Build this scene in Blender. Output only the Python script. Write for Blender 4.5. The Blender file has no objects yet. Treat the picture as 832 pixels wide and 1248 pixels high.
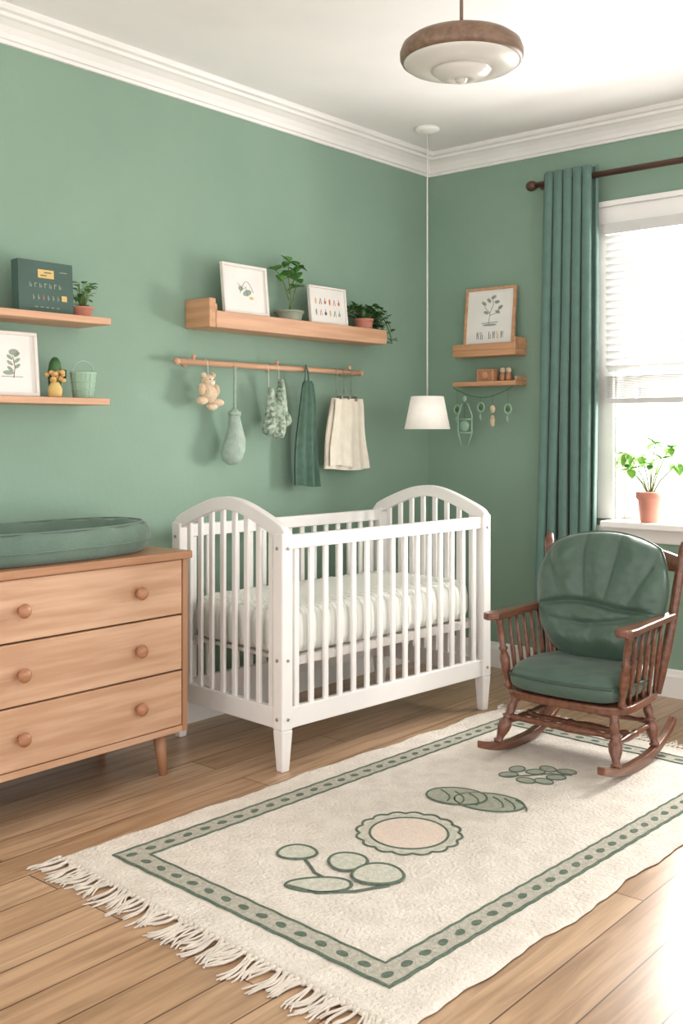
import bpy, math, random
from mathutils import Vector, Matrix, noise
random.seed(4)
S = bpy.context.scene
COL = S.collection
pi = math.pi

# ------------------------------------------------------------------ materials
def lin(c):
    return tuple(((x/255)/12.92 if x/255 <= 0.04045 else ((x/255+0.055)/1.055)**2.4) for x in c) + (1.0,)

def mat(name, rgb, rough=0.6, var=0.0, scale=8.0, bump=0.0, bscale=60.0, rgb2=None, sheen=0.0, stretch=(1,1,1), metallic=0.0, spec=0.5, coat=0.0):
    m = bpy.data.materials.new(name); m.use_nodes = True
    nt = m.node_tree; N = nt.nodes; L = nt.links
    b = N['Principled BSDF']
    b.inputs['Roughness'].default_value = rough
    b.inputs['Metallic'].default_value = metallic
    b.inputs['Specular IOR Level'].default_value = spec
    b.inputs['Sheen Weight'].default_value = sheen
    b.inputs['Coat Weight'].default_value = coat
    b.inputs['Base Color'].default_value = lin(rgb)
    tc = N.new('ShaderNodeTexCoord'); mp = N.new('ShaderNodeMapping')
    mp.inputs['Scale'].default_value = stretch
    L.new(tc.outputs['Object'], mp.inputs['Vector'])
    c2 = rgb2 if rgb2 else tuple(max(0, x*(1-max(var,0.03))) for x in rgb)
    nz = N.new('ShaderNodeTexNoise'); nz.inputs['Scale'].default_value = scale
    nz.inputs['Detail'].default_value = 5
    L.new(mp.outputs['Vector'], nz.inputs['Vector'])
    cr = N.new('ShaderNodeValToRGB')
    cr.color_ramp.elements[0].position = 0.35; cr.color_ramp.elements[1].position = 0.65
    cr.color_ramp.elements[0].color = lin(rgb); cr.color_ramp.elements[1].color = lin(c2)
    L.new(nz.outputs['Fac'], cr.inputs['Fac']); L.new(cr.outputs['Color'], b.inputs['Base Color'])
    if bump > 0:
        n2 = N.new('ShaderNodeTexNoise'); n2.inputs['Scale'].default_value = bscale; n2.inputs['Detail'].default_value = 4
        L.new(mp.outputs['Vector'], n2.inputs['Vector'])
        bp = N.new('ShaderNodeBump'); bp.inputs['Strength'].default_value = bump; bp.inputs['Distance'].default_value = 0.01
        L.new(n2.outputs['Fac'], bp.inputs['Height']); L.new(bp.outputs['Normal'], b.inputs['Normal'])
    return m

def wood(name, a, b2, axis='X', rough=0.45, scale=3.0, coat=0.0):
    st = {'X': (1, 14, 14), 'Y': (14, 1, 14), 'Z': (14, 14, 1)}[axis]
    m = mat(name, a, rough, scale=scale, rgb2=b2, stretch=st, bump=0.05, bscale=6, coat=coat)
    return m

M_wall = mat('green_wall_paint', (133,160,142), 0.75, rgb2=(129,156,138), scale=2.5, bump=0.08, bscale=45)
M_ceil = mat('white_ceiling_paint', (243,241,240), 0.85, var=0.01, scale=2)
M_trim = mat('white_gloss_trim', (240,238,235), 0.4, var=0.01, scale=3)
M_white = mat('white_painted_wood', (236,233,230), 0.38, var=0.015, scale=5)
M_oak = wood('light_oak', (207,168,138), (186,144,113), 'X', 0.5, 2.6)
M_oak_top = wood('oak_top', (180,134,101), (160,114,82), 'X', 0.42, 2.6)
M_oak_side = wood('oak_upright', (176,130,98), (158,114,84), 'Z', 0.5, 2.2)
M_gap = mat('drawer_gap_shadow', (70,45,30), 0.8)
M_knob = wood('knob_wood', (178,126,94), (158,108,78), 'X', 0.4, 6)
M_shelf = wood('shelf_wood', (212,168,136), (194,148,116), 'X', 0.5, 2.5)
M_shelfy = wood('shelf_wood_side', (202,154,118), (180,132,96), 'Y', 0.5, 2.5)
M_walnut = wood('walnut_stained_wood', (122,76,54), (92,54,38), 'X', 0.3, 4, coat=0.25)
M_darkrod = mat('dark_bronze_wood', (82,54,42), 0.35, var=0.1)
M_cush = mat('green_leather_cushion', (72,95,82), 0.44, rgb2=(64,87,74), scale=6, bump=0.12, bscale=60, sheen=0.15)
M_pipe = mat('cushion_piping', (58,78,68), 0.5)
M_curt = mat('teal_green_curtain', (94,125,116), 0.8, rgb2=(88,119,110), scale=20, sheen=0.2, bump=0.1, bscale=200)
M_pad = mat('green_cotton_pad', (98,121,108), 0.85, rgb2=(90,113,100), scale=8, sheen=0.2, bump=0.15, bscale=90)
M_rug = mat('cream_wool_rug', (231,223,213), 0.95, rgb2=(218,209,198), scale=14, bump=1.0, bscale=85)
M_fringe = mat('cream_fringe', (222,212,200), 0.95, var=0.08, scale=30)
M_rugband = mat('rug_band_sage_grey', (192,186,174), 0.95, rgb2=(166,164,150), scale=70, bump=0.6, bscale=150)
M_ruggreen = mat('rug_dark_green_yarn', (84,100,86), 0.95, rgb2=(102,118,102), scale=60, bump=0.6, bscale=150)
M_rugsage = mat('rug_sage_fill', (214,211,198), 0.95, rgb2=(192,193,178), scale=60, bump=0.6, bscale=150)
M_rugsage2 = mat('rug_mid_sage_fill', (176,178,162), 0.95, rgb2=(158,162,146), scale=60, bump=0.6, bscale=150)
M_rugpink = mat('rug_peach_fill', (236,220,208), 0.95, rgb2=(230,211,197), scale=60, bump=0.6, bscale=150)
M_leaf = mat('fresh_leaf', (96,150,70), 0.5, rgb2=(68,120,54), scale=25)
M_leafd = mat('dark_leaf', (74,120,68), 0.5, rgb2=(54,96,52), scale=25)
M_leafl = mat('light_leaf', (140,190,84), 0.5, rgb2=(110,168,66), scale=25)
M_stem = mat('stem', (96,120,60), 0.6)
M_soil = mat('soil', (60,42,30), 0.95)
M_terra = mat('terracotta', (196,134,116), 0.75, rgb2=(186,122,104), scale=10)
M_stonepot = mat('grey_green_pot', (150,158,140), 0.7, var=0.08, scale=14)
M_book = mat('dark_green_book_cover', (66,92,83), 0.6, var=0.06)
M_pages = mat('paper_pages', (226,222,206), 0.8)
M_paper = mat('picture_paper', (230,228,223), 0.8)
M_greyfr = mat('pale_frame', (226,220,214), 0.5)
M_ink = mat('ink_line', (90,92,84), 0.8)
M_sage = mat('sage_ink', (146,160,144), 0.8)
M_yel = mat('mustard_ink', (214,184,116), 0.7)
M_red = mat('coral_ink', (200,120,98), 0.7)
M_plush = mat('beige_plush', (222,202,174), 0.95, rgb2=(200,174,142), scale=40, bump=0.6, bscale=120, sheen=0.3)
M_sock = mat('sage_sock_knit', (168,186,172), 0.9, rgb2=(150,170,156), scale=30, bump=0.4, bscale=140)
M_boot = mat('patterned_knit', (190,202,186), 0.9, rgb2=(92,118,98), scale=55, bump=0.3, bscale=120)
M_towel = mat('green_towel', (84,114,98), 0.9, rgb2=(76,104,90), scale=30, bump=0.4, bscale=180)
M_cream = mat('cream_cloth', (230,223,208), 0.9, rgb2=(222,213,196), scale=20, bump=0.3, bscale=150)
M_metal = mat('brushed_metal', (170,165,155), 0.35, metallic=0.9)
M_cord = mat('white_cord', (225,222,214), 0.7)
M_mint = mat('mint_enamel', (158,190,168), 0.5)
M_orange = mat('orange_petals', (216,172,112), 0.7)
M_lampwood = wood('pendant_wood', (132,106,86), (108,84,68), 'X', 0.4, 4)
M_mattr_base = mat('bed_slats', (216,212,206), 0.6)
M_lampwhite = mat('pendant_white_enamel', (216,214,208), 0.22, var=0.01)
M_shade = mat('fabric_lampshade', (238,234,226), 0.8, var=0.02, scale=30)
bs = M_shade.node_tree.nodes['Principled BSDF']
bs.inputs['Emission Color'].default_value = (1,0.93,0.82,1); bs.inputs['Emission Strength'].default_value = 0.18

def mattress_mat():
    m = mat('pale_striped_quilt', (232,233,226), 0.85)
    nt = m.node_tree; N = nt.nodes; L = nt.links; b = N['Principled BSDF']
    tc = N.new('ShaderNodeTexCoord')
    w = N.new('ShaderNodeTexWave'); w.inputs['Scale'].default_value = 13; w.bands_direction='X'
    w.inputs['Distortion'].default_value = 0.6
    L.new(tc.outputs['Object'], w.inputs['Vector'])
    cr = N.new('ShaderNodeValToRGB')
    cr.color_ramp.elements[0].color = lin((206,211,200)); cr.color_ramp.elements[1].color = lin((232,232,227))
    cr.color_ramp.elements[0].position=0.02; cr.color_ramp.elements[1].position=0.3
    L.new(w.outputs['Fac'], cr.inputs['Fac']); L.new(cr.outputs['Color'], b.inputs['Base Color'])
    return m
M_matt = mattress_mat()

def floor_mat():
    m = bpy.data.materials.new('oak_plank_floor'); m.use_nodes = True
    nt = m.node_tree; N = nt.nodes; L = nt.links; b = N['Principled BSDF']
    tc = N.new('ShaderNodeTexCoord')
    br = N.new('ShaderNodeTexBrick')
    br.offset = 0.37; br.inputs['Scale'].default_value = 1.0
    br.inputs['Brick Width'].default_value = 1.5; br.inputs['Row Height'].default_value = 0.135
    br.inputs['Mortar Size'].default_value = 0.0022; br.inputs['Mortar Smooth'].default_value = 0.1
    br.inputs['Bias'].default_value = 0.0
    br.inputs['Color1'].default_value = lin((194,163,133)); br.inputs['Color2'].default_value = lin((168,135,104))
    br.inputs['Mortar'].default_value = lin((96,70,52))
    L.new(tc.outputs['Object'], br.inputs['Vector'])
    mp = N.new('ShaderNodeMapping'); mp.inputs['Scale'].default_value = (1.2, 16, 1)
    L.new(tc.outputs['Object'], mp.inputs['Vector'])
    nz = N.new('ShaderNodeTexNoise'); nz.inputs['Scale'].default_value = 2.4; nz.inputs['Detail'].default_value = 7
    nz.inputs['Distortion'].default_value = 0.8
    L.new(mp.outputs['Vector'], nz.inputs['Vector'])
    cr = N.new('ShaderNodeValToRGB')
    cr.color_ramp.elements[0].color = (0.68,0.63,0.59,1); cr.color_ramp.elements[1].color = (1.1,1.09,1.08,1)
    cr.color_ramp.elements[0].position=0.32; cr.color_ramp.elements[1].position=0.66
    L.new(nz.outputs['Fac'], cr.inputs['Fac'])
    mx = N.new('ShaderNodeMix'); mx.data_type='RGBA'; mx.blend_type='MULTIPLY'; mx.inputs[0].default_value = 1.0
    L.new(br.outputs['Color'], mx.inputs[6]); L.new(cr.outputs['Color'], mx.inputs[7])
    L.new(mx.outputs[2], b.inputs['Base Color'])
    b.inputs['Roughness'].default_value = 0.30
    bp = N.new('ShaderNodeBump'); bp.inputs['Strength'].default_value = 0.25; bp.inputs['Distance'].default_value=0.002
    inv = N.new('ShaderNodeMath'); inv.operation='SUBTRACT'; inv.inputs[0].default_value = 1
    L.new(br.outputs['Fac'], inv.inputs[1]); L.new(inv.outputs[0], bp.inputs['Height'])
    L.new(bp.outputs['Normal'], b.inputs['Normal'])
    return m
M_floor = floor_mat()

def glass_mat():
    m = bpy.data.materials.new('window_glass'); m.use_nodes = True
    nt = m.node_tree; N = nt.nodes; L = nt.links; N.clear()
    o = N.new('ShaderNodeOutputMaterial'); t = N.new('ShaderNodeBsdfTransparent'); g = N.new('ShaderNodeBsdfGlossy')
    g.inputs['Roughness'].default_value = 0.02
    mx = N.new('ShaderNodeMixShader'); mx.inputs[0].default_value = 0.05
    L.new(t.outputs[0], mx.inputs[1]); L.new(g.outputs[0], mx.inputs[2]); L.new(mx.outputs[0], o.inputs[0])
    return m
M_glass = glass_mat()
M_blind = mat('white_blind_slat', (204,204,202), 0.6)

# ------------------------------------------------------------------ mesh builder
class MB:
    def __init__(s): s.v=[]; s.f=[]; s.m=[]; s.s=[]
    def add(s, vs, fs, mi=0, smooth=False, M=None):
        o = len(s.v)
        for v in vs:
            v = Vector(v)
            s.v.append(M @ v if M is not None else v)
        for f in fs:
            s.f.append([i+o for i in f]); s.m.append(mi); s.s.append(smooth)
        return s
    def box(s, x0,x1,y0,y1,z0,z1, mi=0, M=None):
        if x0>x1: x0,x1=x1,x0
        if y0>y1: y0,y1=y1,y0
        if z0>z1: z0,z1=z1,z0
        vs=[(x0,y0,z0),(x1,y0,z0),(x1,y1,z0),(x0,y1,z0),(x0,y0,z1),(x1,y0,z1),(x1,y1,z1),(x0,y1,z1)]
        fs=[(0,3,2,1),(4,5,6,7),(0,1,5,4),(1,2,6,5),(2,3,7,6),(3,0,4,7)]
        return s.add(vs,fs,mi,False,M)
    def taper(s, c0, h0, c1, h1, mi=0, M=None):
        vs=[]
        for c,h in ((c0,h0),(c1,h1)):
            for sx,sy in ((-1,-1),(1,-1),(1,1),(-1,1)):
                vs.append((c[0]+sx*h[0], c[1]+sy*h[1], c[2]))
        fs=[(0,3,2,1),(4,5,6,7),(0,1,5,4),(1,2,6,5),(2,3,7,6),(3,0,4,7)]
        return s.add(vs,fs,mi,False,M)
    def lathe(s, prof, c=(0,0,0), n=32, mi=0, M=None, smooth=True):
        vs=[]; fs=[]
        for r,z in prof:
            for i in range(n):
                a=2*pi*i/n
                vs.append((c[0]+max(r,1e-4)*math.cos(a), c[1]+max(r,1e-4)*math.sin(a), c[2]+z))
        for k in range(len(prof)-1):
            for i in range(n):
                j=(i+1)%n
                fs.append((k*n+i, k*n+j, (k+1)*n+j, (k+1)*n+i))
        fs.append(tuple(range(n))[::-1]); fs.append(tuple((len(prof)-1)*n+i for i in range(n)))
        return s.add(vs,fs,mi,smooth,M)
    def tube(s, pts, r, n=8, mi=0, closed=False, M=None, smooth=True):
        pts=[Vector(p) for p in pts]; k=len(pts)
        rs = r if isinstance(r,(list,tuple)) else [r]*k
        vs=[]; fs=[]
        up=None
        for i,p in enumerate(pts):
            if closed: t=(pts[(i+1)%k]-pts[i-1])
            else: t=(pts[min(i+1,k-1)]-pts[max(i-1,0)])
            if t.length<1e-9: t=Vector((0,0,1))
            t.normalize()
            if up is None:
                up = Vector((0,0,1)) if abs(t.z)<0.9 else Vector((1,0,0))
            u = up - t*up.dot(t)
            if u.length<1e-5: u = Vector((1,0.3,0)) - t*t.x
            u.normalize(); up=u; w=t.cross(u)
            for a in range(n):
                an=2*pi*a/n
                vs.append(p+ (u*math.cos(an)+w*math.sin(an))*rs[i])
        m = k if closed else k-1
        for i in range(m):
            i2=(i+1)%k
            for a in range(n):
                b=(a+1)%n
                fs.append((i*n+a, i*n+b, i2*n+b, i2*n+a))
        if not closed:
            fs.append(tuple(range(n))[::-1]); fs.append(tuple((k-1)*n+a for a in range(n)))
        return s.add(vs,fs,mi,smooth,M)
    def ell(s, c, r, mi=0, n=16, k=10, M=None):
        if not isinstance(r,(list,tuple)): r=(r,r,r)
        vs=[]; fs=[]
        for j in range(k+1):
            ph=-pi/2+pi*j/k
            for i in range(n):
                a=2*pi*i/n
                cr=max(math.cos(ph),1e-3)
                vs.append((c[0]+r[0]*cr*math.cos(a), c[1]+r[1]*cr*math.sin(a), c[2]+r[2]*math.sin(ph)))
        for j in range(k):
            for i in range(n):
                i2=(i+1)%n
                fs.append((j*n+i,j*n+i2,(j+1)*n+i2,(j+1)*n+i))
        return s.add(vs,fs,mi,True,M)
    def prism(s, poly, ext, mi=0, M=None, smooth=False):
        poly=[Vector(p) for p in poly]; e=Vector(ext); n=len(poly)
        vs=poly+[p+e for p in poly]
        fs=[tuple(range(n))[::-1], tuple(range(n,2*n))]
        for i in range(n):
            j=(i+1)%n; fs.append((i,j,n+j,n+i))
        return s.add(vs,fs,mi,smooth,M)
    def leaf(s, base, d, L, W, mi=0, up=Vector((0,0,1)), curl=0.25, round_=False):
        base=Vector(base); d=Vector(d).normalized()
        side=d.cross(up)
        if side.length<1e-3: side=Vector((1,0,0))
        side.normalize(); nrm=side.cross(d).normalized()
        ts=[0,0.15,0.35,0.6,0.82,1.0]
        ws=[0.05,0.7,1.0,0.95,0.6,0.02] if round_ else [0.04,0.55,1.0,0.8,0.4,0.01]
        vs=[];fs=[]
        for t,w in zip(ts,ws):
            c=base+d*L*t - nrm*curl*L*t*t
            vs += [c-side*W*0.5*w+nrm*0.12*W*w, c, c+side*W*0.5*w+nrm*0.12*W*w]
        for i in range(len(ts)-1):
            a=i*3
            fs += [(a,a+1,a+4,a+3),(a+1,a+2,a+5,a+4)]
        return s.add(vs,fs,mi,True)
    def build(s, name, mats, parent=None, bevel=0, seg=2, loc=None, rot=None):
        me=bpy.data.meshes.new(name)
        me.from_pydata([tuple(v) for v in s.v],[],s.f)
        if not isinstance(mats,(list,tuple)): mats=[mats]
        for m in mats: me.materials.append(m)
        for p,mi,sm in zip(me.polygons,s.m,s.s):
            p.material_index=mi; p.use_smooth=sm
        me.update()
        o=bpy.data.objects.new(name,me); COL.objects.link(o)
        if parent: o.parent=parent
        if loc is not None: o.location=loc
        if rot is not None: o.rotation_euler=rot
        if bevel>0:
            b=o.modifiers.new('bevel','BEVEL'); b.width=bevel; b.segments=seg; b.limit_method='ANGLE'; b.angle_limit=math.radians(40)
        return o

def empty(name, loc=(0,0,0), rz=0):
    e=bpy.data.objects.new(name,None); e.empty_display_size=0.1; COL.objects.link(e)
    e.location=loc; e.rotation_euler=(0,0,rz); return e

TURN=[(0,.75),(.06,1.1),(.1,.7),(.16,.8),(.3,1.25),(.42,1.35),(.52,.85),(.56,1.3),(.6,.8),(.75,1.0),(.88,.8),(.93,1.15),(1,.8)]
def turned(mb,p0,p1,r,mi=0,prof=TURN,n=12):
    p0=Vector(p0);p1=Vector(p1)
    mb.tube([p0.lerp(p1,t) for t,_ in prof],[r*k for _,k in prof],n,mi)

# ------------------------------------------------------------------ room
H=2.70
MB().box(-5.7,0.15,-4.7,0.15,-0.1,0).build('floor',M_floor)
MB().box(-5.7,0.15,-4.7,0.15,H,H+0.1).build('ceiling',M_ceil)
MB().box(-5.7,0.15,0,0.15,0,H).build('wall_left',M_wall)
WY0,WY1,WZ0,WZ1=-1.09,-2.29,0.80,2.20
w=MB()
w.box(0,0.15,WY0,0,0,H); w.box(0,0.15,-4.7,WY1,0,H); w.box(0,0.15,WY1,WY0,0,WZ0-0.012); w.box(0,0.15,WY1,WY0,WZ1+0.001,H)
w.build('wall_right',M_wall)
# crown mouldings
prof=[(0,2.594),(0.012,2.594),(0.016,2.606),(0.024,2.608),(0.03,2.625),(0.045,2.645),(0.066,2.660),(0.078,2.664),(0.082,2.676),(0.098,2.680),(0.105,2.69),(0.105,H-0.0005),(0,H-0.0005)]
MB().prism([(-5.7,-d,z) for d,z in prof],(5.7,0,0)).build('trim_1',M_trim)
MB().prism([(-d,-4.7,z) for d,z in prof],(0,4.7,0)).build('trim_2',M_trim)
bp=[(0,0),(0.018,0),(0.018,0.095),(0.013,0.105),(0.010,0.122),(0.004,0.128),(0,0.128)]
MB().prism([(-5.7,-d,z) for d,z in bp],(5.7,0,0)).build('baseboard_left',M_trim)
MB().prism([(-d,-4.7,z) for d,z in bp],(0,4.7,0)).build('baseboard_right',M_trim)

# ------------------------------------------------------------------ window
win=empty('window_1',(0,0,0))
b=MB()
cw=0.085
b.box(-0.022,0,WY0,WY0+cw,WZ0+0.001,WZ1); b.box(-0.022,0,WY1-cw,WY1,WZ0+0.001,WZ1)
b.box(-0.026,0,WY1-cw-0.02,WY0+cw+0.01,WZ1+0.001,WZ1+0.085); b.box(-0.045,0,WY1-cw-0.03,WY0+cw+0.02,WZ1+0.085,WZ1+0.11)
b.box(0.001,0.149,WY0-0.012,WY0-0.0005,WZ0+0.001,WZ1-0.013); b.box(0.001,0.149,WY1+0.0005,WY1+0.012,WZ0+0.001,WZ1-0.013); b.box(0.001,0.149,WY1+0.0005,WY0-0.0005,WZ1-0.0125,WZ1)
b.build('casing',M_trim,win,bevel=0.003)
b=MB(); b.box(-0.135,0.16,WY1-cw-0.04,WY0+0.015,WZ0-0.03,WZ0); b.box(-0.03,-0.0005,WY1-cw,WY0+cw,WZ0-0.10,WZ0-0.031)
b.build('window_sill',M_trim,win,bevel=0.006)
b=MB()
ya,yb=WY0-0.0125,WY1+0.0125
zm=(WZ0+WZ1)/2-0.05
for (z0,z1,xo) in ((WZ0+0.001,zm+0.02,0.07),(zm-0.02,WZ1-0.0135,0.105)):
    b.box(xo,xo+0.03,ya-0.055,ya,z0,z1); b.box(xo,xo+0.03,yb,yb+0.055,z0,z1)
    b.box(xo+0.002,xo+0.028,yb+0.0551,ya-0.0551,z0+0.0005,z0+0.055); b.box(xo+0.002,xo+0.028,yb+0.0551,ya-0.0551,z1-0.045,z1-0.0005)
b.build('sash',M_white,win,bevel=0.003)
MB().box(0.083,0.085,yb+0.05,ya-0.05,WZ0+0.05,zm-0.02).box(0.118,0.12,yb+0.05,ya-0.05,zm+0.02,WZ1-0.05).build('glass_pane',M_glass,win)

bl=empty('window_blind')
b=MB()
ba,bb_=WY0+0.022,WY1-0.05
bxc=-0.052
b.box(bxc-0.022,-0.0235,bb_,ba,WZ1-0.055,WZ1-0.004)
z=WZ1-0.075
while z>1.485:
    Mx=Matrix.Translation((bxc,0,z))@Matrix.Rotation(math.radians(46),4,'Y')
    b.box(-0.020,0.020,bb_+0.004,ba-0.004,-0.0011,0.0011,M=Mx); z-=0.034
z=1.475
while z>1.375:
    b.box(bxc-0.022,bxc+0.022,bb_+0.004,ba-0.004,z-0.0015,z+0.0015); z-=0.006
b.box(bxc-0.025,bxc+0.025,bb_+0.004,ba-0.004,1.348,1.372)
b.build('blind_slats',M_blind,bl)
b=MB()
for yy in (-1.25,-1.69,-2.13):
    b.tube([(bxc-0.024,yy,WZ1-0.03),(bxc-0.024,yy,1.37)],0.0012,5); b.tube([(bxc+0.024,yy,WZ1-0.03),(bxc+0.024,yy,1.37)],0.0012,5)
b.build('blind_cords',M_cord,bl)

# ------------------------------------------------------------------ curtain + rod
cu=empty('curtain')
def curtain_panel(ytl,ytr,ybl,ybr,npl):
    nu,nv=160,40; vs=[];fs=[]
    for j in range(nv+1):
        v=j/nv; z=2.475+(0.02-2.475)*v
        yl=ytl+(ybl-ytl)*v; yr=ytr+(ybr-ytr)*v
        for i in range(nu+1):
            u=i/nu
            ph=u*npl*2*pi
            amp=0.026+0.016*v*(0.7+0.3*math.sin(5*u+1))
            x=-0.10+amp*math.sin(ph+0.4*math.sin(v*3+u*6)*v)
            y=yl+(yr-yl)*u+0.012*math.sin(ph*2)*1.0+0.006*math.sin(v*7+u*9)*v
            vs.append((x,y,z))
    for j in range(nv):
        for i in range(nu):
            a=j*(nu+1)+i; fs.append((a,a+1,a+nu+2,a+nu+1))
    return vs,fs
b=MB(); vs,fs=curtain_panel(-0.765,-1.04,-0.70,-1.03,5.5); b.add(vs,fs,0,True)
o=b.build('curtain_fabric',M_curt,cu); o.modifiers.new('sol','SOLIDIFY').thickness=0.004
b=MB(); vs,fs=curtain_panel(-2.44,-2.72,-2.42,-2.78,5.5); b.add(vs,fs,0,True)
o=b.build('curtain_fabric_far',M_curt,cu); o.modifiers.new('sol','SOLIDIFY').thickness=0.004
b=MB(); 
b.tube([(-0.10,-0.715,2.427),(-0.10,-2.80,2.427)],0.0145,16)
for yy,sg in ((-0.715,1),(-2.80,-1)):
    b.ell((-0.10,yy+sg*0.02,2.427),(0.026,0.03,0.026))
    b.tube([(-0.10,yy,2.427),(-0.10,yy+sg*0.012,2.427)],0.02,14)
for yy in (-0.75,-2.76):
    b.box(-0.10,-0.001,yy-0.008,yy+0.008,2.405,2.42); b.box(-0.012,-0.001,yy-0.018,yy+0.018,2.37,2.46)
b.build('curtain_rod',M_darkrod,cu)

# ------------------------------------------------------------------ dresser
dr=empty('dresser')
X0,X1,Y0,Y1=-3.04,-2.14,-0.48,-0.03
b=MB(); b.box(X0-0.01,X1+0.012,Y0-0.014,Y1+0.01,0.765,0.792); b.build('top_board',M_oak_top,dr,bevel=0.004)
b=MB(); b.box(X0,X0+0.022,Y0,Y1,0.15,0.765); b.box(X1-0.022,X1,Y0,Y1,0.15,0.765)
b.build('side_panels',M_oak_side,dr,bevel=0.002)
b=MB(); b.box(X0+0.022,X1-0.022,Y0+0.02,Y1,0.152,0.764); b.build('carcass',M_gap,dr)
b=MB(); b.box(X0+0.022,X1-0.022,Y0+0.002,Y0+0.03,0.15,0.172); b.build('bottom_rail',M_oak,dr,bevel=0.002)
hh=(0.765-0.172)/3
for i in range(3):
    z0=0.172+i*hh
    b=MB(); b.box(X0+0.026,X1-0.026,Y0+0.001,Y0+0.03,z0+0.003,z0+hh-0.003); b.build('drawer_%d'%(i+1),M_oak,dr,bevel=0.003)
    for xx in (-2.817,-2.363):
        kb=MB()
        Mk=Matrix.Translation((xx,Y0,z0+hh/2))@Matrix.Rotation(pi/2,4,'X')
        kb.lathe([(0.012,0),(0.010,0.008),(0.013,0.012),(0.021,0.018),(0.023,0.025),(0.019,0.033),(0.008,0.037)],n=24,M=Mk)
        kb.build('drawer_knob',M_knob,dr)
b=MB()
for xx,sx in ((X0+0.09,-1),(X1-0.09,1)):
    for yy,sy in ((Y0+0.05,-1),(Y1-0.06,1)):
        b.tube([(xx+sx*0.012,yy+sy*0.008,0.0),(xx,yy,0.15)],[0.015,0.024],16)
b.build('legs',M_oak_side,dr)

# changing basket pad
cb=empty('changing_pad_basket')
cx,cy=-2.625,-0.262
def ring_oval(t,ax,ay,p=2.6):
    c,s_=math.cos(t),math.sin(t)
    return (ax*math.copysign(abs(c)**(2/p),c), ay*math.copysign(abs(s_)**(2/p),s_))
b=MB(); n=96
prof=[(0.93,0.002),(1.0,0.018),(1.03,0.05),(1.02,0.080),(0.985,0.100),(0.93,0.104),(0.88,0.095),(0.85,0.07),(0.82,0.045),(0.6,0.036),(0.3,0.034),(0.02,0.034)]
vs=[];fs=[]
for k,(s_,z) in enumerate(prof):
    for i in range(n):
        t=2*pi*i/n
        x,y=ring_oval(t,0.425,0.200)
        wv=1+0.008*math.sin(t*23)*(1 if 0<k<9 else 0)+0.006*math.sin(t*9+1)
        zz=z+(0.002*math.cos(t*2) + 0.004*math.sin(t*13))*(z/0.1) if k>1 and k<9 else z
        vs.append((cx+x*s_*wv,cy+y*s_*wv,0.792+zz))
for k in range(len(prof)-1):
    for i in range(n):
        j=(i+1)%n; fs.append((k*n+i,k*n+j,(k+1)*n+j,(k+1)*n+i))
fs.append(tuple(range(n))[::-1]); fs.append(tuple((len(prof)-1)*n+i for i in range(n)))
b.add(vs,fs,0,True); b.build('padded_wall',M_pad,cb)
b=MB()
for s_,z,r in ((1.035,0.045,0.003),(0.955,0.106,0.003)):
    pts=[]
    for i in range(n):
        t=2*pi*i/n; x,y=ring_oval(t,0.425,0.200); pts.append((cx+x*s_,cy+y*s_,0.792+z+(0.002*math.cos(t*2))*(z/0.1)))
    b.tube(pts,r,6,closed=True)
b.build('piping',M_pad,cb)

# ------------------------------------------------------------------ crib
cr=empty('crib',(-1.309,-0.478,0),math.radians(-4.5))
L,W=1.17,0.61; hl,hw=L/2,W/2
b=MB()
for sx in (-1,1):
    for sy in (-1,1):
        x,y=sx*hl,sy*hw
        b.taper((x,y,0.15),(0.026,0.026),(x,y,0.855),(0.026,0.026))
        b.taper((x,y,0.0),(0.017,0.017),(x,y,0.15),(0.026,0.026))
b.build('posts',M_white,cr,bevel=0.005)
def ztop(y):
    u=min(1,abs(y)/(hw+0.026))
    e=(max(0,1-u*u))**0.5
    c=0.5+0.5*math.cos(pi*u)
    return 0.852+0.118*(0.6*e+0.4*c)
for nm,sx in (('arched_end_left',-1),('arched_end_right',1)):
    b=MB(); N=40
    ys=[-(hw+0.0255)+ (2*hw+0.051)*i/N for i in range(N+1)]
    top=[(sx*hl-0.017,y,ztop(y)+0.001) for y in ys]
    bot=[(sx*hl-0.017,y,ztop(y)-0.058+0.01*(1-abs(y)/hw)) for y in ys]
    vs=[];fs=[]
    for t,q in zip(top,bot):
        vs += [t,q,(t[0]+0.034,t[1],t[2]),(q[0]+0.034,q[1],q[2])]
    for i in range(N):
        a=4*i; c=a+4
        fs += [(a,a+1,c+1,c),(a+2,c+2,c+3,a+3),(a,c,c+2,a+2),(a+1,a+3,c+3,c+1)]
    fs += [(0,2,3,1),(4*N,4*N+1,4*N+3,4*N+2)]
    b.add(vs,fs)
    b.box(sx*hl-0.014,sx*hl+0.014,-hw+0.02,hw-0.02,0.15,0.225)
    ns=8
    for i in range(ns):
        y=-hw+0.026+(2*hw-0.052)*(i+0.5)/ns
        b.box(sx*hl-0.007,sx*hl+0.007,y-0.0115,y+0.0115,0.222,ztop(y)-0.045)
    b.build(nm,M_white,cr,bevel=0.0035)
for nm,sy in (('side_rail_front',-1),('side_rail_back',1)):
    b=MB(); y=sy*hw
    b.box(-hl+0.02,hl-0.02,y-0.015,y+0.015,0.795,0.845); b.box(-hl+0.02,hl-0.02,y-0.015,y+0.015,0.151,0.226)
    ns=15
    for i in range(ns):
        x=-hl+0.026+(2*hl-0.052)*(i+0.5)/ns
        b.box(x-0.0115,x+0.0115,y-0.007,y+0.007,0.222,0.798)
    b.build(nm,M_white,cr,bevel=0.0035)
b=MB()
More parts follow.
